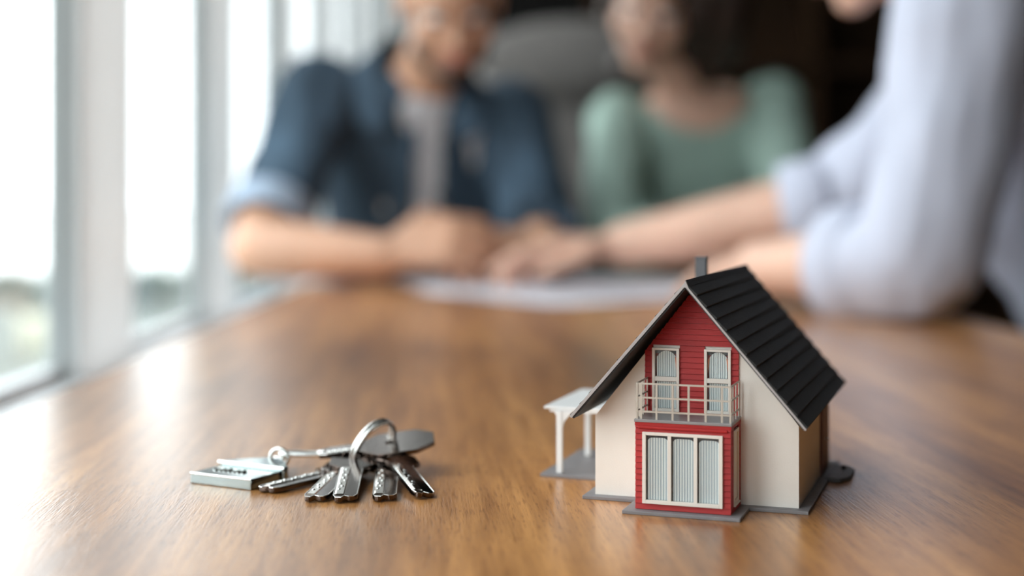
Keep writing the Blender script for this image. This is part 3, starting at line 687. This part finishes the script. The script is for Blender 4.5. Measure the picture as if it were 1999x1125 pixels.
# collar
def collar(par, pts, m, r=.008, h=.03, name='collar'):
    off = V(par.location)-V((0, 0, T)); bm = bmesh.new()
    A = [bm.verts.new(V(p)-off) for p, q in pts]; B = [bm.verts.new(V(q)-off) for p, q in pts]
    for i in range(len(pts)-1): bm.faces.new((A[i], A[i+1], B[i+1], B[i]))
    ob = obj(name, bm, m, par, smooth=True); s = ob.modifiers.new('s', 'SOLIDIFY'); s.thickness = .004; ob.modifiers.new('d', 'SUBSURF').levels = 2; ob.modifiers['d'].render_levels = 2
collar(man, [((-.180, 2.268, .235), (-.235, 2.262, .215)), ((-.222, 2.285, .335), (-.275, 2.275, .305)), ((-.215, 2.345, .405), (-.265, 2.350, .365)), ((-.15, 2.405, .405), (-.15, 2.43, .365)), ((-.085, 2.36, .365), (-.04, 2.375, .335)), ((-.085, 2.29, .300), (-.035, 2.295, .275)), ((-.105, 2.275, .225), (-.055, 2.285, .205))], M['denim'])
# --- woman in mint
whd, wF, wU = (.245, 2.475, .462), (-.22, -.84, -.50), (.12, -.40, .9)
def wom_cut(p): return (V((p.x, (p.y-2.52)*.6+2.52, p.z))-V((.335, 2.52, .352))).length < .110
wom, wR = person((.33, 2.9, 0), 'woman in a mint green top with dark brown hair, looking down beside the man', M['skin2'],
    pel=(.34, 2.90, -.19), chest=(.335, 2.66, .12), neck=(.325, 2.60, .315), shR=(.195, 2.59, .262), shL=(.482, 2.62, .296), elR=(.168, 2.38, .05), elL=(.48, 2.42, .05),
    wrR=(.28, 2.22, .045), wrL=(.42, 2.19, .045), head=whd, hfwd=wF, hup=wU, fwd=(0, -1, 0), wds=(.165, .11, .125, .09, .150, .11),
    arm_r=(.044, .036, .025), shirt=M['mint'], sleeve=(1.6, 1.6), cutf=wom_cut, folds=(.008, 14), female=True, hk=.96, sh_infl=.010, scoop=True, sleeve_r=(.060, .052),
    hands=[dict(wr=(.275, 2.22, .04), F=(.5, -.8, .0), N=(0, 0, -1), thumb=1, curl=(.4, .4, .4, .4), k=.9), dict(wr=(.415, 2.19, .04), F=(-.6, -.7, .0), N=(0, 0, -1), thumb=-1, curl=(.4, .4, .4, .4), k=.9)],
    legs=[((.26, 2.84, -.215), (.27, 2.46, -.24), (.27, 2.52, F0+.085), (.27, 2.39, F0+.035)), ((.43, 2.84, -.215), (.44, 2.46, -.24), (.44, 2.52, F0+.085), (.44, 2.39, F0+.035))])
hair(wom, whd, wR, [((0, -.022, .05), (.084, .10, .085)), ((-.01, .035, .10), (.06, .05, .035)), ((-.078, -.02, -.0), (.036, .07, .11)), ((-.115, -.04, -.02), (.060, .060, .11)), ((-.10, -.05, -.10), (.045, .045, .07)), ((.074, -.03, -.0), (.020, .05, .07)), ((.035, -.005, -.122), (.028, .030, .026)), ((-.03, -.085, -.03), (.085, .045, .10))], folds=(.006, 30))  # small lump under the chin is not hair: it stands in for shadow
# --- agent in the pale blue shirt
ahd, aF, aU = (.395, 1.655, .468), (-.80, .25, -.50), (-.35, .1, .9)
ag, aR = person((.80, 1.64, 0), 'person in a pale blue shirt at the right, sleeves rolled, pointing at the papers', M['skin2'],
    pel=(.86, 1.66, -.19), chest=(.66, 1.66, .13), neck=(.52, 1.655, .375), shR=(.590, 1.83, .285), shL=(.478, 1.50, .345), elR=(.425, 1.86, .120), elL=(.418, 1.455, .060),
    wrR=(.150, 1.945, .062), wrL=(.285, 1.66, .046), head=ahd, hfwd=aF, hup=aU, fwd=(-1, 0, 0), wds=(.165, .12, .155, .12, .165, .12),
    arm_r=(.058, .046, .030), shirt=M['lblue'], sleeve=(1.20, 1.42), folds=(.013, 11), sleeve_r=(.078, .060),
    hands=[dict(wr=(.142, 1.948, .060), F=(-.90, .0, .02), N=(.0, .1, -1), thumb=1, curl=(.28, .55, .7, .8), tcurl=.3, k=1.03),
           dict(wr=(.280, 1.668, .044), F=(-.30, .9, -.20), N=(0, 0, -1), thumb=-1, curl=(.25, .3, .3, .3))],
    legs=[((.80, 1.75, -.215), (.44, 1.78, -.24), (.50, 1.78, F0+.085), (.37, 1.78, F0+.035)), ((.80, 1.56, -.215), (.44, 1.54, -.24), (.50, 1.54, F0+.085), (.37, 1.54, F0+.035))])
hair(ag, ahd, aR, [((0, -.022, .055), (.080, .092, .078)), ((0, .03, .10), (.064, .055, .035)), ((0, -.055, .0), (.072, .055, .07))])
# pen in the man's hand
pe = empty('pen', (-.055, 2.015, T+.0085), 0, 'slim dark pen held in the man\'s writing hand over the paper', 'pen')
d = V((-.35, .0, .9)).normalized()
bm = bmesh.new(); tube(bm, [d*.012, d*.135], .0042, 12); obj('barrel', bm, M['pen'], pe, smooth=False)
bm = bmesh.new(); tube(bm, [V((0, 0, 0)), d*.004, d*.012], [.0008, .0015, .004], 10); obj('tip', bm, M['penm'], pe)
bm = bmesh.new(); tube(bm, [d*.135, d*.139], .0036, 10); obj('cap', bm, M['penm'], pe)
# --- chairs
def chair(loc, rz, label):
    e = empty('chair', loc, rz, label, 'chair', None)       # seat faces local -y
    obj('seat', nb((-.21, .21, -.22, .22, .385, .435)), M['black'], e, bevel=.015)
    obj('backrest', nb((-.20, .20, .225, .255, .52, .86)), M['black'], e, bevel=.012)
    for x in (-.185, .185):
        for y in (-.19, .21): obj('leg', nb((x-.015, x+.015, y-.015, y+.015, 0, .39)), M['shelf'], e)
        obj('back_post', nb((x-.012, x+.012, .225, .25, .39, .6)), M['shelf'], e)
    return e
chair((-.09, 2.68, 0), 0, 'black chair the man in denim sits on')
chair((.35, 2.92, 0), 0, 'black chair the woman in mint sits on')
chair((.90, 1.66, 0), -pi/2, 'black chair under the person in pale blue')
